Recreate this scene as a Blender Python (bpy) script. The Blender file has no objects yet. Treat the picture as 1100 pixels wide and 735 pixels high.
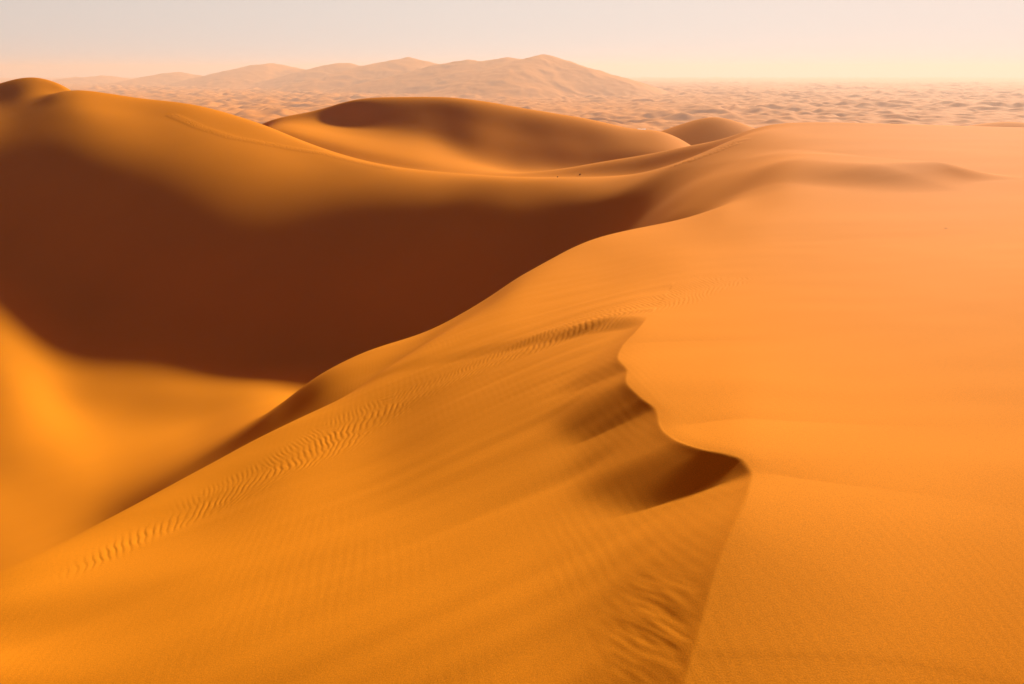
import bpy, math
import numpy as np
from mathutils import Vector

rng = np.random.default_rng(7)
R = math.radians
scene = bpy.context.scene
col = scene.collection

# ------------------------------------------------------------------ camera
F = 855.0                      # focal length in photograph pixels (1100 wide)
PITCH = math.atan((367.5 - 76.0) / F)
CAMZ = 140.0                    # camera above the plain
sp, cp = math.sin(PITCH), math.cos(PITCH)

cam_d = bpy.data.cameras.new("camera")
cam_d.sensor_width = 36.0
cam_d.lens = 36.0 * F / 1100.0
cam_d.clip_start = 0.1
cam_d.clip_end = 60000.0
cam = bpy.data.objects.new("camera", cam_d)
col.objects.link(cam)
cam.location = (0, 0, CAMZ)
cam.rotation_euler = (math.pi / 2 - PITCH, 0, 0)
scene.camera = cam

# ------------------------------------------------------------------ light
SUN_EL, SUN_AZ = 23.5, 31.0    # azimuth clockwise from the viewing direction
el, az = R(SUN_EL), R(SUN_AZ)
L = Vector((math.sin(az) * math.cos(el), math.cos(az) * math.cos(el), math.sin(el)))
sd = bpy.data.lights.new("sun", 'SUN')
sd.energy = 4.9
sd.angle = R(4.0)
sd.color = (1.0, 0.97, 0.82)
so = bpy.data.objects.new("sun", sd)
col.objects.link(so)
so.rotation_euler = L.to_track_quat('Z', 'Y').to_euler()
so.location = (200, 100, 200)

w = bpy.data.worlds.new("World")
scene.world = w
w.use_nodes = True
nt = w.node_tree
nt.nodes.clear()
out = nt.nodes.new('ShaderNodeOutputWorld')
bg = nt.nodes.new('ShaderNodeBackground')
sky = nt.nodes.new('ShaderNodeTexSky')
sky.sky_type = 'NISHITA'
sky.sun_disc = False
sky.sun_elevation = el
sky.sun_rotation = az
sky.air_density = 1.0
sky.dust_density = 6.0
sky.ozone_density = 1.0
tint = nt.nodes.new('ShaderNodeMixRGB')
tint.blend_type = 'MULTIPLY'
tint.inputs[0].default_value = 1.0
tint.inputs[2].default_value = (0.60, 0.25, 0.11, 1)
nt.links.new(sky.outputs[0], tint.inputs[1])
# dusty band low over the horizon, where the air is thick
tc = nt.nodes.new('ShaderNodeTexCoord')
sx = nt.nodes.new('ShaderNodeSeparateXYZ')
nt.links.new(tc.outputs['Generated'], sx.inputs[0])
band = nt.nodes.new('ShaderNodeMapRange')
band.interpolation_type = 'SMOOTHSTEP'
band.inputs[1].default_value = 0.08
band.inputs[2].default_value = 0.20
band.inputs[3].default_value = 0.97
band.inputs[4].default_value = 0.0
nt.links.new(sx.outputs['Z'], band.inputs[0])
dust = nt.nodes.new('ShaderNodeMixRGB')
nt.links.new(band.outputs[0], dust.inputs[0])
nt.links.new(tint.outputs[0], dust.inputs[1])
# ... paler on the sun's side
sunside = nt.nodes.new('ShaderNodeVectorMath'); sunside.operation = 'DOT_PRODUCT'
nt.links.new(tc.outputs['Generated'], sunside.inputs[0])
sunside.inputs[1].default_value = (math.sin(az), math.cos(az), 0)
side_r = nt.nodes.new('ShaderNodeMapRange')
side_r.inputs[1].default_value = -1; side_r.inputs[2].default_value = 1
side_r.inputs[3].default_value = 0.30; side_r.inputs[4].default_value = 0.93
nt.links.new(sunside.outputs['Value'], side_r.inputs[0])
dcol = nt.nodes.new('ShaderNodeVectorMath'); dcol.operation = 'SCALE'
dcol.inputs[0].default_value = (8.9, 8.15, 7.6)
nt.links.new(side_r.outputs[0], dcol.inputs['Scale'])
nt.links.new(dcol.outputs[0], dust.inputs[2])
nt.links.new(dust.outputs[0], bg.inputs[0])
bg.inputs[1].default_value = 0.06
nt.links.new(bg.outputs[0], out.inputs[0])

vs = scene.view_settings
vs.view_transform = 'Standard'
vs.look = 'None'
vs.exposure = 0.78
vs.gamma = 1.0
vs.use_curve_mapping = False

# ------------------------------------------------------------------ numeric helpers
def ray(u, v):
    """ground direction of a photograph pixel: (x/y, z/y)"""
    a = (u - 550.0) / F
    b = (v - 367.5) / F
    y = cp - b * sp
    return a / y, -(sp + b * cp) / y

def pchip_slopes(x, y):
    h = np.diff(x, axis=0)
    d = np.diff(y, axis=0) / h
    m = np.zeros_like(y)
    w1 = 2 * h[1:] + h[:-1]
    w2 = h[1:] + 2 * h[:-1]
    same = (d[1:] * d[:-1]) > 0
    with np.errstate(divide='ignore', invalid='ignore'):
        hm = (w1 + w2) / (w1 / d[:-1] + w2 / d[1:])
    m[1:-1] = np.where(same, hm, 0.0)
    m[0], m[-1] = d[0], d[-1]
    return m

def hermite(x0, x1, y0, y1, m0, m1, x):
    h = x1 - x0
    t = np.clip((x - x0) / h, 0, 1)
    t2, t3 = t * t, t * t * t
    return ((2 * t3 - 3 * t2 + 1) * y0 + (t3 - 2 * t2 + t) * h * m0
            + (-2 * t3 + 3 * t2) * y1 + (t3 - t2) * h * m1)

def pchip1(x, y, q):
    x = np.asarray(x, float); y = np.asarray(y, float)
    m = pchip_slopes(x, y)
    i = np.clip(np.searchsorted(x, q) - 1, 0, len(x) - 2)
    return hermite(x[i], x[i + 1], y[i], y[i + 1], m[i], m[i + 1], q)

def blur(a, sr, sc):
    for axis, sig in ((0, sr), (1, sc)):
        if sig <= 0:
            continue
        n = int(3 * sig)
        k = np.exp(-0.5 * (np.arange(-n, n + 1) / sig) ** 2)
        k /= k.sum()
        pad = [(0, 0), (0, 0)]
        pad[axis] = (n, n)
        p = np.pad(a, pad, mode='reflect', reflect_type='odd')
        o = np.zeros_like(a)
        for j, kk in enumerate(k):
            o += kk * (p[j:j + a.shape[0], :] if axis == 0 else p[:, j:j + a.shape[1]])
        a = o
    return a

def smooth(a, b, x):
    t = np.clip((x - a) / (b - a), 0, 1)
    return t * t * (3 - 2 * t)

_perm = rng.permutation(4096)
_grad = rng.uniform(0, 2 * np.pi, 4096)
def noise(x, y, seed=0):
    """gradient noise, about -0.7..0.7"""
    xi = np.floor(x).astype(np.int64); yi = np.floor(y).astype(np.int64)
    xf = x - xi; yf = y - yi
    u = xf ** 3 * (xf * (xf * 6 - 15) + 10)
    v = yf ** 3 * (yf * (yf * 6 - 15) + 10)
    def g(ix, iy, dx, dy):
        h = _perm[(_perm[(ix + seed * 131) & 4095] + iy) & 4095]
        a = _grad[h]
        return np.cos(a) * dx + np.sin(a) * dy
    n00 = g(xi, yi, xf, yf); n10 = g(xi + 1, yi, xf - 1, yf)
    n01 = g(xi, yi + 1, xf, yf - 1); n11 = g(xi + 1, yi + 1, xf - 1, yf - 1)
    return (n00 * (1 - u) + n10 * u) * (1 - v) + (n01 * (1 - u) + n11 * u) * v

def seg_dist(px, py, pts):
    """distance to a polyline, arc position, and side (+ = right of travel)"""
    best = np.full(px.shape, 1e18); arc = np.zeros(px.shape); side = np.zeros(px.shape)
    s0 = 0.0
    for (x0, y0), (x1, y1) in zip(pts[:-1], pts[1:]):
        dx, dy = x1 - x0, y1 - y0
        l = math.hypot(dx, dy)
        t = np.clip(((px - x0) * dx + (py - y0) * dy) / (l * l), 0, 1)
        ex, ey = px - x0 - t * dx, py - y0 - t * dy
        d = ex * ex + ey * ey
        m = d < best
        best = np.where(m, d, best)
        arc = np.where(m, s0 + t * l, arc)
        side = np.where(m, ex * dy - ey * dx, side)
        s0 += l
    return np.sqrt(best), arc, np.sign(side)

# ------------------------------------------------------------------ the near dunes: a loft through surveyed ridge, trough and foot lines
# every entry: (azimuth pixel, elevation pixel, distance) or (azimuth pixel, 'z', height relative to the eye, distance)
Z = 'z'
FEATURES = [
 # below the frame
 [(-300,Z,-6.5,0.5),(300,Z,-6.1,0.5),(750,Z,-5.9,0.5),(1500,Z,-6.0,0.5)],
 [(-300,Z,-6.6,2.2),(300,Z,-6.0,2.2),(750,Z,-5.7,2.2),(1500,Z,-5.9,2.2)],
 # bottom edge
 [(-150,735,8.75),(0,735,8.1),(200,735,7.42),(400,735,6.85),(560,735,6.45),(740,735,6.05),(920,735,6.05),(1100,735,6.3),(1250,735,6.6)],
 # near slope
 [(-150,712,9.4),(0,675,10.0),(200,620,10.4),(400,580,10.4),(560,550,10.3),(740,520,10.1),(808,507,10.2),(920,505,10.4),(1100,500,10.8),(1250,500,11)],
 # mid slope
 [(-150,698,9.9),(0,643,10.95),(200,560,13.6),(300,505,15.3),(400,470,16.2),(480,430,17.0),(560,400,17.3),(690,346,20),(830,346,20),(1100,340,21),(1250,340,21.5)],
 # S1 inner ridge
 [(-150,685,10.4),(0,613,12.2),(100,565,13.9),(200,512,16.1),(300,459,18.6),(373,424,20.8),(420,393,23.2),(470,362,26.2),(520,334,29),(560,310,32),(640,285,36),(740,276,33),(830,280,31),(1100,280,31),(1250,280,31)],
 # T1 trough behind it
 [(-150,Z,-13,14),(0,Z,-14,18),(100,Z,-14,20),(200,Z,-12.9,22.5),(300,Z,-12.0,24.6),(373,Z,-10.7,25.0),(420,Z,-10.4,27.5),(470,361,30),(520,330,32.5),(560,303,35),(640,271,41),(740,256,42),(830,Z,-7.75,41),(1100,Z,-7.75,40),(1250,Z,-7.8,40)],
 # S2 outer silhouette
 [(-150,Z,-31,42),(0,596,40),(100,553,43),(200,500,37),(300,435,32),(342,403,32),(394,377,34),(460,355,36),(520,322,38),(560,295,40),(640,255,50),(740,233,60),(800,214,62),(850,Z,-8.45,60),(920,Z,-8.4,58),(1100,Z,-8.4,55),(1250,Z,-8.5,55)],
 # T2 dip
 [(-150,Z,-40,68),(0,532,63),(100,515,61),(200,480,62),(300,440,58),(342,Z,-23,54),(394,Z,-25,58),(460,Z,-24,56),(560,Z,-24,58),(640,Z,-20,64),(740,Z,-13.0,69),(800,210,68),(850,Z,-8.56,67),(920,Z,-8.5,65),(1100,Z,-8.6,63),(1250,Z,-8.7,63)],
 # G1 floor
 [(-150,455,90),(0,450,86),(100,466,83),(200,455,83),(300,428,84),(394,Z,-33,75),(460,Z,-31,76),(560,Z,-28,75),(640,Z,-21.2,76),(740,218,79),(800,200,76),(850,Z,-8.62,73),(920,Z,-8.55,71),(1100,Z,-8.7,70),(1250,Z,-8.8,70)],
 # G2 floor
 [(-150,280,138),(0,303,127),(35,372,113),(70,410,103),(100,422,98),(130,427,95.5),(200,420,94),(300,404,97),(394,Z,-36,92),(460,Z,-33.5,90),(560,Z,-29,87),(640,Z,-22,90),(740,206,88),(800,187,85),(850,Z,-8.64,79),(920,Z,-8.6,76),(1100,Z,-8.8,76),(1250,Z,-8.95,76)],
 # foot of the big face, three lines up it, its shoulder and its crest (left part is worked out from FACE below)
 "foot", "lower", "middle", "upper", "shoulder", "crest",
 # T3 dip
 [(-150,Z,-15,230),(0,Z,-8.6,228),(35,Z,-6.0,229),(60,Z,-5.9,229),(80,Z,-6.6,227),(110,Z,-7.5,227),(160,Z,-10,226),(270,Z,-16,217),(350,Z,-21,208),(391,Z,-22.4,203),(450,Z,-23.6,196),(503,Z,-23.8,189),(600,Z,-23.4,183),(680,Z,-21.8,170),(720,Z,-18.6,162),(756,Z,-16.1,157),(793,Z,-11.5,148),(822,Z,-9.0,138),(850,Z,-8.5,133),(920,Z,-8.5,136),(1100,Z,-9.1,135)],
 # R2 rear crest, peak at far left
 [(-150,110,262),(-40,100,262),(-20,94,261),(0,88,260),(15,83.5,260),(35,80.5,259),(48,82,256),(62,87,251),(75,91,244),(90,Z,-8,236),(160,Z,-14,236),(270,Z,-17,228),(300,140,222),(350,152,218),(391,162,214),(450,175,206),(503,184,202),(545,186.5,200),(600,181,195),(650,172,190),(700,163,185),(738,152,175),(774,142.7,165),(802,134.5,155),(830,131,148),(880,130,144),(1000,133,142),(1100,136,142)],
 # T4 foot of the rear dune
 [(-150,Z,-40,290),(0,Z,-30,285),(160,Z,-30,275),(270,Z,-19,248),(300,130,266),(340,127,267),(391,136,253),(445,144.5,243.5),(475,158,235.5),(518,178,222.5),(560,186.5,220),(600,Z,-27,224),(700,Z,-27,215),(800,Z,-25,190),(900,Z,-20,180),(1100,Z,-20,180)],
 # C2 rear face
 [(-150,Z,-45,310),(0,Z,-45,310),(160,Z,-40,300),(270,Z,-21,275),(300,127,273),(340,121,271),(391,118,262.5),(445,121,257.5),(475,126,254.5),(518,139,246),(560,150,243),(600,155,241),(640,160,240),(700,158,238),(737,162,238),(800,Z,-32,230),(1100,Z,-32,220)],
 # C rear crest
 [(-150,Z,-50,330),(0,Z,-50,330),(230,Z,-35,300),(275,128,285),(300,124,280),(335,116,276),(378,104.5,273),(400,102.6,272),(445,102,271),(470,102,270),(518,107,268),(560,115,266),(591,120,264),(640,128.5,262),(672,137,262),(688,139.5,262),(703,139,262),(737,152,262),(780,Z,-30,262),(1100,Z,-40,262)],
 [(-300,Z,-62,350),(300,Z,-42,345),(700,Z,-42,345),(1400,Z,-55,340)],
 [(-300,Z,-160,620),(1400,Z,-160,620)],
]

# the big face by its fall: crest (row, distance), then rows going down with the slope of each stretch
FACE = {
 -150: [(148,196), (158.3,0.120), (171.9,0.210), (191.3,0.320), (223.2,0.460), (262.0,0.620)],
    0: [(128,202), (139.7,0.120), (155.3,0.210), (177.4,0.320), (213.8,0.460), (258.0,0.620)],
   35: [(110,214), (124.0,0.120), (142.8,0.210), (169.3,0.320), (213.0,0.460), (266.0,0.620)],
   60: [(98.5,222), (114.6,0.120), (136.0,0.210), (166.3,0.320), (216.3,0.460), (277.0,0.620)],
   80: [(94.5,224), (112.0,0.120), (135.3,0.210), (168.4,0.320), (222.9,0.460), (289.0,0.620)],
  100: [(96.5,224), (115.2,0.120), (140.1,0.210), (175.3,0.320), (233.5,0.460), (304.0,0.620)],
  130: [(101.5,222), (122.1,0.120), (149.5,0.210), (188.3,0.320), (252.3,0.460), (330.0,0.620)],
  160: [(106,219), (128.2,0.120), (157.9,0.210), (199.9,0.320), (269.0,0.460), (353.0,0.620)],
  200: [(110,214), (133.9,0.120), (165.9,0.210), (211.1,0.320), (285.6,0.460), (376.0,0.620)],
  270: [(128,200), (151.7,0.120), (183.2,0.210), (227.9,0.320), (301.6,0.460), (391.0,0.620)],
  330: [(152,183), (173.3,0.120), (201.8,0.210), (242.1,0.320), (308.4,0.460), (389.0,0.620)],
  394: [(172,163), (190.6,0.120), (215.5,0.210), (250.7,0.320), (308.6,0.460), (379.0,0.620)],
  460: [(183,148), (199.4,0.120), (221.2,0.210), (252.2,0.320), (303.1,0.460), (365.0,0.620)],
  503: [(186,140), (200.8,0.120), (220.4,0.210), (248.3,0.320), (294.2,0.460), (350.0,0.620)],
  560: [(190,132), (202.2,0.120), (218.3,0.210), (241.3,0.320), (279.1,0.460), (325.0,0.620)],
  640: [(190.5,127),(203,.06),(215,.20),(232,.40),(250,.58),(270,.58)],
}
RIGHT = {
 "crest": [(690,186,125),(720,178,122),(756,164.5,120),(793,147,119),(822,140,120),(850,Z,-8.55,122),(920,Z,-8.55,126),(1100,Z,-9.1,126),(1250,Z,-9.6,126)],
 "shoulder": [(740,169,117),(800,150,114),(850,Z,-8.62,112),(920,Z,-8.62,114),(1100,Z,-9.1,114),(1250,Z,-9.5,114)],
 "upper": [(740,174,111),(800,157,109),(850,Z,-8.66,105),(920,Z,-8.66,105),(1100,Z,-9.05,105),(1250,Z,-9.4,105)],
 "middle": [(740,183,105),(800,166,103),(850,Z,-8.68,97),(920,Z,-8.68,96),(1100,Z,-9.0,96),(1250,Z,-9.3,96)],
 "lower": [(740,190,100),(800,172,98),(850,Z,-8.68,90),(920,Z,-8.66,88),(1100,Z,-8.95,88),(1250,Z,-9.2,88)],
 "foot": [(740,197,95),(800,178,93),(850,Z,-8.66,84),(920,Z,-8.62,80),(1100,Z,-8.88,80),(1250,Z,-9.1,80)],
}
ORDER = ["crest", "shoulder", "upper", "middle", "lower", "foot"]
lines = {k: list(v) for k, v in RIGHT.items()}
for u, rws in FACE.items():
    v, D = rws[0]
    r = ray(u, v)[1]
    z = r * D
    lines["crest"].append((u, v, D))
    for nm, (v, m_) in zip(ORDER[1:], rws[1:]):
        r = ray(u, v)[1]
        D = (-z + m_ * D) / (-r + m_)
        z = r * D
        lines[nm].append((u, v, D))
FEATURES = [lines[f] if isinstance(f, str) else f for f in FEATURES]

PH = np.linspace(-1.02, 1.02, 1500)
RS = [math.log(d) for d in (0.5, 4.5, 6.0, 26, 40, 90, 125, 270, 330, 620)]
RV = [0.03, 0.007, 0.0022, 0.0022, 0.0036, 0.0036, 0.0022, 0.0022, 0.012, 0.02]
def rows():
    s, out_ = math.log(0.5), []
    end = math.log(620)
    while s < end:
        out_.append(s)
        D = math.exp(s)
        s += float(np.interp(s, RS, RV))
    out_.append(end)
    return np.array(out_)
S = rows()
DD = np.exp(S)[:, None]

knS, knE = [], []
for ft in FEATURES:
    ph, ls, e = [], [], []
    for p in ft:
        if p[1] == Z:
            a = (p[0] - 550.0) / F
            # azimuth of that pixel column at the row this point would have
            r = p[2] / p[3]
            b = -(r * cp + sp) / (cp - r * sp)
            b = max(min(b, 1.0), -0.4)
            ph.append(a / (cp - b * sp)); ls.append(math.log(p[3])); e.append(r)
        else:
            x, r = ray(p[0], p[1])
            ph.append(x); ls.append(math.log(p[2])); e.append(r)
    o = np.argsort(ph)
    ph = np.array(ph)[o]; ls = np.array(ls)[o]; e = np.array(e)[o]
    q = np.clip(PH, ph[0], ph[-1])
    knS.append(pchip1(ph, ls, q)); knE.append(pchip1(ph, e, q))
knS = np.array(knS); knE = np.array(knE)
knS[0] = S[0]; knS[-1] = S[-1]
for k in range(1, len(knS)):                       # keep the lines in order
    knS[k] = np.maximum(knS[k], knS[k - 1] + 0.012)
for k in range(len(knS)):
    sg = 6 if k <= 8 else 10 if k < 11 else 26 if k < 15 else 9 if k < 17 else 7
    knS[k:k + 1] = blur(knS[k:k + 1], 0, sg); knE[k:k + 1] = blur(knE[k:k + 1], 0, sg)
knS[0] = S[0] - 1e-6
mE = pchip_slopes(knS, knE)
E = np.zeros((len(S), len(PH)))
cols = np.arange(len(PH))
idx = np.zeros(E.shape, np.int32)
for k in range(1, len(knS) - 1):
    idx += (S[:, None] >= knS[k][None, :])
C2 = np.broadcast_to(cols, E.shape)
E = hermite(knS[idx, C2], knS[idx + 1, C2], knE[idx, C2], knE[idx + 1, C2], mE[idx, C2], mE[idx + 1, C2], S[:, None])
E1 = blur(E, 7, 6)
E2 = blur(E1, 10, 12)
wfar = smooth(62, 90, DD) * (1 - smooth(165, 205, DD))
E = E1 * (1 - wfar) + E2 * wfar
E3 = blur(E, 16, 34)
wface = smooth(88, 110, DD) * (1 - smooth(140, 175, DD)) * (1 - smooth(-0.10, 0.0, PH))[None, :]
E = E * (1 - wface) + E3 * wface
BASE = E * DD
X = PH[None, :] * DD
Y = np.broadcast_to(DD, X.shape)

def hit(u, v, surf):
    """first point of a surface (grid of heights relative to the eye) along a pixel ray"""
    x, r = ray(u, v)
    j = (x - PH[0]) / (PH[1] - PH[0])
    j0 = int(np.clip(math.floor(j), 0, len(PH) - 2)); f = j - j0
    c = (surf[:, j0] * (1 - f) + surf[:, j0 + 1] * f) / DD[:, 0]
    k = int(np.argmax(c >= r))
    if k == 0:
        return (x * DD[-1, 0], DD[-1, 0], r * DD[-1, 0])
    t = (r - c[k - 1]) / (c[k] - c[k - 1])
    D = DD[k - 1, 0] + t * (DD[k, 0] - DD[k - 1, 0])
    return (x * D, D, r * D)

def height_at(x, y, surf):
    """bilinear height on the lofted grid, relative to the eye"""
    j = np.clip((x / y - PH[0]) / (PH[1] - PH[0]), 0, len(PH) - 1.001)
    s = np.log(y)
    k = np.clip(np.searchsorted(S, s) - 1, 0, len(S) - 2)
    f = (s - S[k]) / (S[k + 1] - S[k])
    j0 = np.floor(j).astype(int); g = j - j0
    return ((surf[k, j0] * (1 - g) + surf[k, j0 + 1] * g) * (1 - f)
            + (surf[k + 1, j0] * (1 - g) + surf[k + 1, j0 + 1] * g) * f)

# ---- the knife-edge crest in front: a slip face let down from a sharp lip
CREST = [(697,346,0.0),(689,351,0.20),(682,358,0.25),(669,373,0.28),(665.5,389,0.36),(674,398,0.44),(674,411,0.52),(689,427,0.50),
         (705.5,440,0.48),(711,460,0.46),(725.5,473,0.48),(754.5,483,0.49),(783,489,0.47),(798,496,0.44),(807,507,0.42),
         (806,523,0.46),(791,562,0.50),(779,590,0.48),(768,622,0.45),(757,664,0.41),(746,702,0.37),(738,733,0.33),(724,790,0.17),(700,880,0.10),(660,1050,0.05)]
cw = []
for u, v, h in CREST:
    x, y, z = hit(u, v, BASE + h)
    cw.append((x, y, z - h, h))
cw = np.array(cw)
# resample densely
seg = np.r_[0, np.cumsum(np.hypot(np.diff(cw[:, 0]), np.diff(cw[:, 1])))]
q = np.linspace(0, seg[-1], 1500)
crx, cry, crz, crh = (pchip1(seg, cw[:, i], q) for i in range(4))
crz = blur(crz[:, None], 18, 0)[:, 0]
def swell(px, py):
    r_ = np.zeros(px.shape)
    for i in range(0, len(q), 10):
        d2 = (px - crx[i]) ** 2 + (py - cry[i]) ** 2
        r_ = np.maximum(r_, crh0[i] * np.exp(-(d2 / 16.0) ** 0.65))
    return r_
crh0 = crh.copy()
crh = blur(swell(crx, cry)[:, None], 12, 0)[:, 0]
crest_pts = list(zip(crx, cry))

near = (DD[:, 0] < 34)
nr = int(near.sum())
xs, ys = X[:nr], np.array(Y[:nr])
cmask = np.abs(PH) < 1.1
dist, arc, side = seg_dist(xs, ys, crest_pts[::9])
lee = side < 0        # travelling from the far tip toward the viewer, the lee is on the right
if (height_at(np.array([crx[700] - 0.5]), np.array([cry[700]]), BASE)[0]) is not None:
    k = int(np.argmin((xs[:, :] - (crx[700] - 0.8)) ** 2 + (ys - cry[700]) ** 2))
    if not lee.ravel()[k]:
        lee = ~lee
hh = np.interp(arc, q, crh)
zc = np.interp(arc, q, crz)
b0 = BASE[:nr]
# stoss side: rises gently to the lip
rise = np.zeros(b0.shape)
sb = dist < 12
rise[sb] = swell(xs[sb], ys[sb])
tq = np.exp(-(dist / 0.25) ** 2)
rise = rise * (1 - tq) + hh * tq
stoss = b0 + rise
# lee side: union of cones of sand hanging from the lip at the angle of repose
cone = np.full(b0.shape, -1e9)
box = (xs > crx.min() - 4) & (xs < crx.max() + 1) & (ys > cry.min() - 1) & (ys < cry.max() + 3) & lee
bx, by = xs[box], ys[box]
acc = np.full(bx.shape, -1e9)
for i in range(0, len(crx)):
    dd = np.sqrt((bx - crx[i]) ** 2 + (by - cry[i]) ** 2 + 1e-6)
    acc = np.maximum(acc, crz[i] + crh[i] - 0.555 * dd)
cone[box] = acc
KS = 0.05
diff = cone - b0
leez = b0 + np.where(diff > -1e6, KS * np.logaddexp(0, np.clip(diff / KS, -60, 60)), 0)
leez = np.minimum(leez, np.where(box, np.maximum(cone, b0) + 0.10, 1e9))
# keep the lip itself exact
lip = np.exp(-dist / 0.04)
leez = leez * (1 - lip) + (zc + hh) * lip
bt = 1 - smooth(0.0, 1.2, arc)
leez = leez * (1 - bt) + stoss * bt
ZZ = BASE.copy()
ZZ[:nr] = np.where(lee, leez, stoss)

# ---- wind-drawn streaks on the flank below the crest
p0 = hit(705, 440, BASE); p1 = hit(330, 585, BASE)
dx, dy = p1[0] - p0[0], p1[1] - p0[1]
dl = math.hypot(dx, dy); dx /= dl; dy /= dl
along = (xs - p0[0]) * dx + (ys - p0[1]) * dy
acr = -(xs - p0[0]) * dy + (ys - p0[1]) * dx
fade = smooth(0.3, 1.2, dist) * np.exp(-dist / 6.0) * lee
st = noise(acr / 0.9 + 0.25 * noise(along / 4, acr / 2, 5), along / 9, 1) * 0.062 + noise(acr / 0.42, along / 6, 2) * 0.022
ZZ[:nr] += st * fade

# ---- band of wind ripples across the flank
BAND = [(10,650),(60,620),(105,600),(170,570),(230,540),(300,505),(370,464),(430,434),(500,404),(560,380),(620,357),(680,335),(770,300)]
bp = [hit(u, v, BASE)[:2] for u, v in BAND]
bd, ba, bs = seg_dist(xs, ys, bp)
bd = bd * np.where(bs == 0, 1, bs)
wig = noise(ba / 2.2, bd / 2, 11) * 0.30
warp = 0.55 * noise(xs / 0.35, ys / 0.35, 14) + 0.8 * noise(xs / 1.1, ys / 1.1, 15)
patch = np.clip(0.9 + 0.6 * noise(xs / 0.9, ys / 0.9, 12) + 0.9 * noise(xs / 0.3, ys / 0.3, 13), 0.3, 1.4)
rip = np.zeros(xs.shape)
# strand: offset across the band, half width, ripple length, skew along/across, height, from, to (metres along)
for off, wd, lam, ka, kc, amp, f0, f1 in ((0.0, 0.26, 0.155, 1.0, 0.75, 0.0050, 0.5, 30), (-0.50, 0.20, 0.105, 1.0, 0.35, 0.0034, 3.0, 30),
                                          (0.44, 0.20, 0.13, 0.55, 1.0, 0.0050, 3.0, 30), (0.80, 0.18, 0.12, 0.3, 1.0, 0.0030, 5.0, 14)):
    sc_ = 0.45 + 0.055 * ys
    cc = bd + wig - off * sc_
    m = np.exp(-np.abs(cc / (wd * sc_)) ** 2.4) * patch * smooth(f0, f0 + 2.0, ba) * (1 - smooth(f1 - 3, f1, ba))
    ph_ = 2 * np.pi * (ka * ba + kc * cc) / (lam * (0.8 + 0.016 * ys)) + 4.6 * warp
    rip += amp * (0.45 + 0.036 * np.minimum(ys, 20)) * m * (np.sin(ph_) + 0.28 * np.sin(2 * ph_ + 0.6))
ZZ[:nr] += rip

# ---- slumps at the foot of the crest by the bottom edge
sx0, sy0, _ = hit(733, 690, BASE)
win = np.exp(-((xs - sx0 + 0.25) / 0.45) ** 2 - ((ys - sy0) / 0.9) ** 2) * lee * smooth(0.02, 0.12, dist)
ca, sa = math.cos(0.42), math.sin(0.42)
lu = (xs - sx0) * ca + (ys - sy0) * sa; lv = -(xs - sx0) * sa + (ys - sy0) * ca
ZZ[:nr] += win * (0.012 * noise(lu / 0.17, lv / 0.95, 81) + 0.007 * noise(lu / 0.07, lv / 0.40, 82))

# ---- low scarp on the flat shoulder at the right
pa = hit(868, 200, BASE); pb = hit(1075, 191, BASE)
tx, ty = pb[0] - pa[0], pb[1] - pa[1]
tl = math.hypot(tx, ty); tx /= tl; ty /= tl
al = ((X - pa[0]) * tx + (Y - pa[1]) * ty) / tl
nn = -(X - pa[0]) * ty + (Y - pa[1]) * tx + 1.2 * np.sin(al * 5.0)
sharp = 1.0 + 0.8 * smooth(0.45, 0.8, al)
ZZ += 1.35 * smooth(0.0, 0.45, al) * (1 - smooth(0.75, 1.15, al)) * smooth(-5.0, 4.0, nn * sharp) * np.exp(-np.maximum(nn, 0) / 22) * (Y > 30) * (Y < 130)

# ---- broad gentle unevenness everywhere
ZZ += 0.0008 * DD * noise(X / 26, Y / 26, 21) * smooth(50, 110, DD)
ZZ += 0.022 * noise((X + 0.3 * Y) / 3.6, (Y - 0.3 * X) / 1.5, 22) * smooth(5, 9, DD) * (1 - smooth(30, 60, DD))
ZZ += 0.11 * noise((X + 0.2 * Y) / 20, (Y - 0.2 * X) / 7.5, 23) * smooth(24, 45, DD) * (1 - smooth(110, 150, DD)) * smooth(-0.02, 0.12, PH[None, :])

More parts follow.
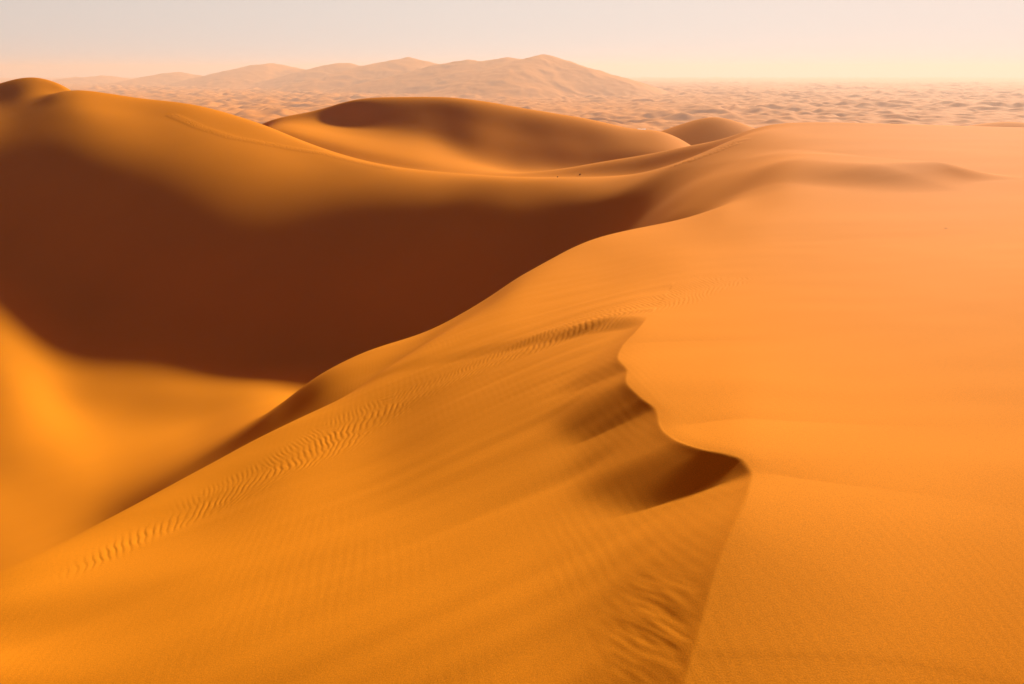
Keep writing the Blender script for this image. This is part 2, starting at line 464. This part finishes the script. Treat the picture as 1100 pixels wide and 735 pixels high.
# ------------------------------------------------------------------ materials
def sand_material(name, base, ripple, grain, tracks=False):
    m_ = bpy.data.materials.new(name)
    m_.use_nodes = True
    t = m_.node_tree
    N, K = t.nodes, t.links
    N.clear()
    o = N.new('ShaderNodeOutputMaterial')
    p = N.new('ShaderNodeBsdfPrincipled')
    p.inputs['Roughness'].default_value = 0.85
    p.inputs['Specular IOR Level'].default_value = 0.016
    p.inputs['Specular Tint'].default_value = (1.0, 0.85, 0.5, 1)
    K.new(p.outputs[0], o.inputs[0])
    g = N.new('ShaderNodeNewGeometry')
    # colour: broad drifts and single grains
    n1 = N.new('ShaderNodeTexNoise'); n1.inputs['Scale'].default_value = 0.05; n1.inputs['Detail'].default_value = 4
    n2 = N.new('ShaderNodeTexNoise'); n2.inputs['Scale'].default_value = 65; n2.inputs['Detail'].default_value = 2
    K.new(g.outputs['Position'], n1.inputs['Vector']); K.new(g.outputs['Position'], n2.inputs['Vector'])
    r1 = N.new('ShaderNodeMapRange'); r1.inputs[1].default_value = 0.3; r1.inputs[2].default_value = 0.7
    r1.inputs[3].default_value = 0.96; r1.inputs[4].default_value = 1.04
    r2 = N.new('ShaderNodeMapRange'); r2.inputs[1].default_value = 0.25; r2.inputs[2].default_value = 0.75
    r2.inputs[3].default_value = 1 - grain; r2.inputs[4].default_value = 1 + grain
    K.new(n1.outputs[0], r1.inputs[0]); K.new(n2.outputs[0], r2.inputs[0])
    mu = N.new('ShaderNodeMath'); mu.operation = 'MULTIPLY'
    K.new(r1.outputs[0], mu.inputs[0]); K.new(r2.outputs[0], mu.inputs[1])
    vm = N.new('ShaderNodeVectorMath'); vm.operation = 'SCALE'
    vm.inputs[0].default_value = base
    K.new(mu.outputs[0], vm.inputs['Scale'])
    K.new(vm.outputs[0], p.inputs['Base Color'])
    last = None
    if ripple > 0:
        # fine wind ripples: a wave warped by noise
        wv = N.new('ShaderNodeTexWave'); wv.bands_direction = 'X'
        wv.inputs['Scale'].default_value = 2.2
        wv.inputs['Distortion'].default_value = 5.0
        wv.inputs['Detail'].default_value = 3
        wv.inputs['Detail Scale'].default_value = 0.7
        mp = N.new('ShaderNodeMapping'); mp.inputs['Rotation'].default_value = (0, 0, R(-24)); mp.inputs['Scale'].default_value = (1, 0.35, 0)
        K.new(g.outputs['Position'], mp.inputs['Vector']); K.new(mp.outputs[0], wv.inputs['Vector'])
        pn = N.new('ShaderNodeTexNoise'); pn.inputs['Scale'].default_value = 0.35
        K.new(g.outputs['Position'], pn.inputs['Vector'])
        pr = N.new('ShaderNodeMapRange'); pr.inputs[1].default_value = 0.4; pr.inputs[2].default_value = 0.65
        K.new(pn.outputs[0], pr.inputs[0])
        wm = N.new('ShaderNodeMath'); wm.operation = 'MULTIPLY'
        K.new(wv.outputs['Fac'], wm.inputs[0]); K.new(pr.outputs[0], wm.inputs[1])
        b1 = N.new('ShaderNodeBump'); b1.inputs['Strength'].default_value = 1.0; b1.inputs['Distance'].default_value = ripple
        K.new(wm.outputs[0], b1.inputs['Height'])
        b2 = N.new('ShaderNodeBump'); b2.inputs['Strength'].default_value = 1.0; b2.inputs['Distance'].default_value = 0.002
        K.new(n2.outputs[0], b2.inputs['Height']); K.new(b1.outputs[0], b2.inputs['Normal'])
        last = b2
    if tracks:
        at = N.new('ShaderNodeAttribute'); at.attribute_name = 'track'
        vo = N.new('ShaderNodeTexVoronoi'); vo.inputs['Scale'].default_value = 1.6
        vo.inputs['Randomness'].default_value = 1.0
        fl = N.new('ShaderNodeMapping'); fl.inputs['Scale'].default_value = (1, 0.6, 0)
        K.new(g.outputs['Position'], fl.inputs['Vector']); K.new(fl.outputs[0], vo.inputs['Vector'])
        vr = N.new('ShaderNodeMapRange'); vr.inputs[1].default_value = 0.05; vr.inputs[2].default_value = 0.40
        vr.inputs[3].default_value = 0; vr.inputs[4].default_value = 1
        K.new(vo.outputs['Distance'], vr.inputs[0])
        sub = N.new('ShaderNodeMath'); sub.operation = 'MULTIPLY'
        K.new(vr.outputs[0], sub.inputs[0]); K.new(at.outputs['Fac'], sub.inputs[1])
        b3 = N.new('ShaderNodeBump'); b3.inputs['Strength'].default_value = 1.0; b3.inputs['Distance'].default_value = 0.08
        K.new(sub.outputs[0], b3.inputs['Height'])
        last = b3
    if last:
        K.new(last.outputs[0], p.inputs['Normal'])
    return m_

SAND = (0.62, 0.202, 0.0085)
m_near = sand_material("fine_orange_sand", SAND, 0.0011, 0.18)
m_mid = sand_material("orange_sand", SAND, 0, 0.0, tracks=True)
m_far = sand_material("far_sand", SAND, 0, 0.0)

# ------------------------------------------------------------------ meshes
def grid_mesh(name, x, y, z, face_mask, mat, label, attr=None):
    nr_, nc_ = x.shape
    keep = face_mask
    ii, jj = np.nonzero(keep)
    quads = np.stack([ii * nc_ + jj, ii * nc_ + jj + 1, (ii + 1) * nc_ + jj + 1, (ii + 1) * nc_ + jj], 1)
    used = np.unique(quads)
    remap = np.full(nr_ * nc_, -1, np.int32); remap[used] = np.arange(len(used), dtype=np.int32)
    quads = remap[quads].astype(np.int32)
    co = np.stack([x.ravel()[used], y.ravel()[used], z.ravel()[used] + CAMZ], 1).astype(np.float32)
    me = bpy.data.meshes.new(name)
    me.vertices.add(len(co)); me.vertices.foreach_set('co', co.ravel())
    me.loops.add(quads.size); me.loops.foreach_set('vertex_index', quads.ravel())
    me.polygons.add(len(quads))
    me.polygons.foreach_set('loop_start', np.arange(0, quads.size, 4, dtype=np.int32))
    me.polygons.foreach_set('use_smooth', np.ones(len(quads), bool))
    me.update(calc_edges=True)
    if attr is not None:
        a = me.attributes.new('track', 'FLOAT', 'POINT')
        a.data.foreach_set('value', attr.ravel()[used].astype(np.float32))
    me.materials.append(mat)
    o = bpy.data.objects.new(name, me)
    col.objects.link(o)
    o['kind'] = 'structure'
    o['label'] = label
    return o

# footprints along the shoulder of the middle dune and on the ridge at the right
track = np.zeros(X.shape)
far_rows = slice(int(np.argmax(DD[:, 0] > 100)), int(np.argmax(DD[:, 0] > 300)))
for path, wd in (([(185,124),(215,137),(250,148),(300,157),(350,165),(395,176),(420,181)], 1.4),
                 ([(730,176),(760,166),(795,151)], 1.2), ([(745,172),(770,163),(790,155)], 0.8)):
    tp = [hit(u, v, ZZ)[:2] for u, v in path]
    d_, a_, _ = seg_dist(X[far_rows], np.array(Y[far_rows]), tp)
    track[far_rows] = np.maximum(track[far_rows], np.exp(-(d_ / wd) ** 4))

sF = S[:-1, None]
half = np.broadcast_to(sF, (len(S) - 1, len(PH) - 1))
cutA = 0.5 * (knS[8][:-1] + knS[8][1:])[None, :]      # dip behind the front dune
cutB = 0.5 * (knS[17][:-1] + knS[17][1:])[None, :]    # dip behind the big ridge
grid_mesh("foreground_dune", X, np.array(Y), ZZ, half < cutA, m_near, "near orange dune with a sharp wavy crest and a band of ripples")
grid_mesh("hollow_dune", X, np.array(Y), ZZ, (half >= cutA) & (half < cutB), m_mid, "large dune with a dark shaded face curving round a deep hollow", track)
grid_mesh("rear_dune", X, np.array(Y), ZZ, half >= cutB, m_mid, "rounded dune with a shaded top behind the big hollow", track)

# the same slopes carried on to both sides and round behind the viewpoint
th0 = math.atan(PH[-1])
th = np.linspace(th0, 2 * math.pi - th0, 420)
rS = np.r_[S[::4], np.linspace(S[-1] + 0.06, math.log(13000), 40)]
k_ = math.sqrt(1 + PH[-1] ** 2)
zr_ = np.r_[ZZ[::4, -1], np.full(40, -CAMZ - 6)]
zl_ = np.r_[ZZ[::4, 0], np.full(40, -CAMZ - 6)]
wth = smooth(0.08, 0.92, (th - th[0]) / (th[-1] - th[0]))[None, :]
rad = np.exp(rS)[:, None] * k_
xr = rad * np.sin(th)[None, :]; yr = rad * np.cos(th)[None, :]
zz_ = zr_[:, None] * (1 - wth) + zl_[:, None] * wth
zz_ = zz_ + 0.012 * rad * noise(xr / 40, yr / 40, 71) * smooth(20, 80, rad) * smooth(0.0, 0.1, wth) * smooth(0.0, 0.1, 1 - wth)
grid_mesh("surrounding_dunes", xr, yr, zz_, np.ones((len(rS) - 1, len(th) - 1), bool), m_far, "sand slopes at the sides of and behind the near dune")

# ------------------------------------------------------------------ the plain of small dunes and the far hills
ph2 = np.linspace(-1.05, 1.05, 1500)
s2 = np.r_[np.arange(math.log(240), math.log(380), 0.003), np.arange(math.log(380), math.log(1000), 0.02), np.arange(math.log(1000), math.log(1500), 0.006), np.arange(math.log(1500), math.log(10000), 0.0018), np.arange(math.log(10000), math.log(18200), 0.02)]
D2 = np.exp(s2)[:, None]
X2 = ph2[None, :] * D2
Y2 = np.array(np.broadcast_to(D2, X2.shape))
FS = 1.5                                          # everything out there is built at 1/FS, then enlarged
Xf, Yf = X2 / FS, Y2 / FS
wx = Xf + 30 * noise(Xf / 160, Yf / 160, 31); wy = Yf + 30 * noise(Xf / 160, Yf / 160, 32)
def barchan(x, y, lx, ly, seed):
    n = noise(x / lx, y / ly, seed)
    return np.clip(n + 0.15, 0, 1) ** 0.9
# mounds with flats between them, smaller ones riding on the larger
big = noise(wx / 76 + 0.25 * wy / 76, wy / 96, 50)
h2 = 21.0 * np.maximum(big, -0.16 + 0.25 * (big + 0.16)) * np.clip(0.7 + 1.3 * noise(Xf / 420, Yf / 420, 51), 0.2, 1.3)
mid = noise(wx / 36 + 5, wy / 46 + 3, 52)
h2 += 8.0 * np.maximum(mid, -0.1 + 0.3 * (mid + 0.1)) + 2.2 * noise(wx / 21, wy / 25, 53)
h2 += 4 * noise(Xf / 700, Yf / 700, 36)
h2 *= FS
plain = -CAMZ + h2
hill = np.full(X2.shape, -1e9)
HILLS = [(80,82.5,10143,0.17),(110,81,10143,0.16),(190,77.5,9114,0.2),(236,81,8673,0.22),(278,69,8232,0.22),(292,67.5,8158,0.24),(322,74,7938,0.24),(368,67,7350,0.26),(388,70,7203,0.26),(412,67,6909,0.25),(438,61.5,6762,0.25),
         (505,63.5,5880,0.24),(545,61,5733,0.25),(582,57.5,5512,0.31),(-60,84,10290,.15),(-200,80,9996,.16),(1300,76,8820,0.17),(1450,72,8232,.17)]
hwx = X2 + 60 * noise(X2 / 520, Y2 / 520, 41); hwy = Y2 + 60 * noise(X2 / 520, Y2 / 520, 42)
for i, (u, v, D, sl) in enumerate(HILLS):
    x, r = ray(u, v)
    top = r * D + CAMZ
    ex, ey = hwx - x * D, (hwy - D)
    th = np.arctan2(ey, ex)
    rr = np.sqrt(ex * ex + ey * ey * 0.7 + 6400)
    s_ = (sl + 0.04) * (1 + 0.13 * np.cos(3 * th + i * 1.7) + 0.07 * np.cos(5 * th + i))
    c = top - s_ * (rr - 80)
    k_ = 8.0
    hill = np.maximum(hill, c) + k_ * np.log1p(np.exp(-np.abs(hill - c) / k_).clip(0, 1)) * (hill > -1e8)
hill = np.where(hill > -25, hill + 9 * (0.3 - np.abs(noise(hwx / 330, hwy / 330, 43))) * smooth(0, 50, hill), hill)
k_ = 5.0
field = plain + np.where(hill > -60, k_ * np.logaddexp(0, np.clip(hill / k_, -50, 60)), 0) * 0.97 - h2 * 0.6 * smooth(-40, 40, hill)
# two dunes just beyond the near ridges
for u, v, D, H, sl in ((768,126.0,345,0,0.42),(1088,131.0,260,0,0.3)):
    x, r = ray(u, v)
    ex, ey = X2 - x * D, Y2 - D
    c = r * D - sl * np.sqrt((ex * 1.0) ** 2 + (ey * 0.8) ** 2 + 70.0) + sl * 8.3
    field = np.maximum(field, c)
fm = np.ones((len(s2) - 1, len(ph2) - 1), bool)
hm = (hill[:-1, :-1] > 8) & (D2[:-1] > 2500)
grid_mesh("dune_field", X2, Y2, field, fm & ~hm, m_far, "wide plain of small hazy dunes reaching the horizon")
grid_mesh("distant_hills", X2, Y2, field, hm, m_far, "row of tall pale dunes along the horizon")

# ------------------------------------------------------------------ small things standing on the sand
def plain_material(name, c, rough=0.8):
    m_ = bpy.data.materials.new(name); m_.use_nodes = True
    t_ = m_.node_tree; p_ = t_.nodes['Principled BSDF']
    nz = t_.nodes.new('ShaderNodeTexNoise'); nz.inputs['Scale'].default_value = 6
    rm = t_.nodes.new('ShaderNodeValToRGB')
    rm.color_ramp.elements[0].color = (*[k * 0.8 for k in c], 1); rm.color_ramp.elements[1].color = (*[min(1, k * 1.15) for k in c], 1)
    t_.links.new(nz.outputs[0], rm.inputs[0]); t_.links.new(rm.outputs[0], p_.inputs['Base Color'])
    p_.inputs['Roughness'].default_value = rough
    return m_
m_dry = plain_material("dry_stems", (0.10, 0.055, 0.02))
m_white = plain_material("white_canvas", (0.8, 0.78, 0.74))
m_dark = plain_material("brown_wool", (0.10, 0.05, 0.03))

def stalks(n, rad, hgt, lean, th):
    """a clump of bent, tapering dry stems"""
    V, Fc = [], []
    for i in range(n):
        a_ = rng.uniform(0, 2 * math.pi); l_ = rng.uniform(0.5, 1.0) * hgt
        bx_, by_ = rng.uniform(-0.25, 0.25, 2) * rad
        ox, oy = math.cos(a_) * rad * rng.uniform(0.3, 1) * lean, math.sin(a_) * rad * rng.uniform(0.3, 1) * lean
        pr = None
        for k in range(5):
            f_ = k / 4
            c_ = (bx_ + ox * f_ * f_, by_ + oy * f_ * f_, -0.03 + (l_ + 0.03) * (f_ - 0.25 * lean * f_ * f_))
            r_ = th * (1 - 0.85 * f_)
            st_ = len(V)
            for q_ in range(4):
                V.append((c_[0] + r_ * math.cos(q_ * math.pi / 2), c_[1] + r_ * math.sin(q_ * math.pi / 2), c_[2]))
            if pr is not None:
                for q_ in range(4):
                    Fc.append((pr + q_, pr + (q_ + 1) % 4, st_ + (q_ + 1) % 4, st_ + q_))
            pr = st_
    return V, Fc

def thing(name, V, Fc, mat, loc, label, cat, group=None, parent=None):
    me = bpy.data.meshes.new(name); me.from_pydata(V, [], Fc); me.update(); me.materials.append(mat)
    o_ = bpy.data.objects.new(name, me); col.objects.link(o_)
    if parent is not None:
        o_.parent = parent
        return o_
    o_.location = loc; o_['label'] = label; o_['category'] = cat
    if group: o_['group'] = group
    return o_

TUFTS = [
 (623,188.2,60,0.42,0.50,0.8,0.020,"larger, right-hand of two dark dry tufts on the pale saddle behind the big hollow"),
 (599,190.6,45,0.30,0.34,0.8,0.018,"smaller, left-hand of two dark dry tufts on the pale saddle behind the big hollow"),
 (1016,245.5,26,0.13,0.06,1.2,0.007,"biggest dry brown tuft lying on the pale shoulder at the right edge"),
 (1044,249,14,0.07,0.045,1.2,0.005,"small dry tuft just right of and nearer than the biggest one on the right shoulder"),
 (1076,241,14,0.07,0.045,1.2,0.005,"small dry tuft beyond the biggest one, close to the right edge of the shoulder"),
 (1066,261,14,0.07,0.045,1.2,0.005,"nearest small dry tuft on the right shoulder, below all the others"),
 (85,508,20,0.10,0.08,1.0,0.010,"lone dry tuft on the bare floor of the hollow at the lower left"),
]
for u, v, n, rad, hgt, lean, th, lab in TUFTS:
    x, y, z = hit(u, v, ZZ)
    V, Fc = stalks(n, rad, hgt, lean, th)
    thing("dry_tuft", V, Fc, m_dry, (x, y, z + CAMZ), lab, "dry plant", "dry tufts scattered on the sand")

# the small white-topped tent peeping over the far dune's shoulder
x, r = ray(689, 140.5)
TD = 285.0
tent = bpy.data.objects.new("tent", None); col.objects.link(tent)
tent.location = (x * TD, TD, r * TD + CAMZ - 1.1)
tent['label'] = "small dark-sided tent with a white top beyond the rounded rear dune"; tent['category'] = "tent"
w_, d_, h_, rr_ = 1.35, 1.0, 1.6, 1.85
V = [(-w_, -d_, -2), (w_, -d_, -2), (w_, d_, -2), (-w_, d_, -2), (-w_ * .93, -d_ * .93, h_), (w_ * .93, -d_ * .93, h_), (w_ * .93, d_ * .93, h_), (-w_ * .93, d_ * .93, h_)]
thing("wall", V, [(0,1,5,4),(1,2,6,5),(2,3,7,6),(3,0,4,7)], m_dark, None, None, None, parent=tent)
V = [(-w_ * 1.05, -d_ * 1.08, h_ - .02), (w_ * 1.05, -d_ * 1.08, h_ - .02), (w_ * 1.05, d_ * 1.08, h_ - .02), (-w_ * 1.05, d_ * 1.08, h_ - .02),
     (-w_ * 1.0, 0, rr_ - .05), (0, 0, rr_ - .16), (w_ * 1.0, 0, rr_ - .05), (0, -d_ * 1.08, h_ - .08), (0, d_ * 1.08, h_ - .08)]
thing("roof", V, [(0,7,5,4),(7,1,6,5),(2,8,5,6),(8,3,4,5),(0,4,3),(1,2,6)], m_white, None, None, None, parent=tent)

# ------------------------------------------------------------------ haze
def box_mesh(name, x0, x1, y0, y1, z0, z1):
    me = bpy.data.meshes.new(name)
    v = [(x, y, z) for z in (z0, z1) for y in (y0, y1) for x in (x0, x1)]
    f = [(0, 2, 3, 1), (4, 5, 7, 6), (0, 1, 5, 4), (2, 6, 7, 3), (0, 4, 6, 2), (1, 3, 7, 5)]
    me.from_pydata(v, [], f)
    me.update()
    return me
hz = bpy.data.objects.new("haze", box_mesh("haze", -19500, 19500, -19500, 18500, -40, CAMZ + 100))
col.objects.link(hz)
hz['kind'] = 'stuff'
hz['label'] = "pale dusty haze over the desert"
hzm = bpy.data.materials.new("dust_haze")
hzm.use_nodes = True
t = hzm.node_tree
t.nodes.clear()
o = t.nodes.new('ShaderNodeOutputMaterial')
pv = t.nodes.new('ShaderNodeVolumePrincipled')
pv.inputs['Color'].default_value = (0.73, 0.63, 0.57, 1)
pv.inputs['Density'].default_value = 0.000125
pv.inputs['Anisotropy'].default_value = 0.20
t.links.new(pv.outputs[0], o.inputs['Volume'])
hz.data.materials.append(hzm)

scene.cycles.volume_bounces = 1
scene.cycles.max_bounces = 8
scene.cycles.diffuse_bounces = 6
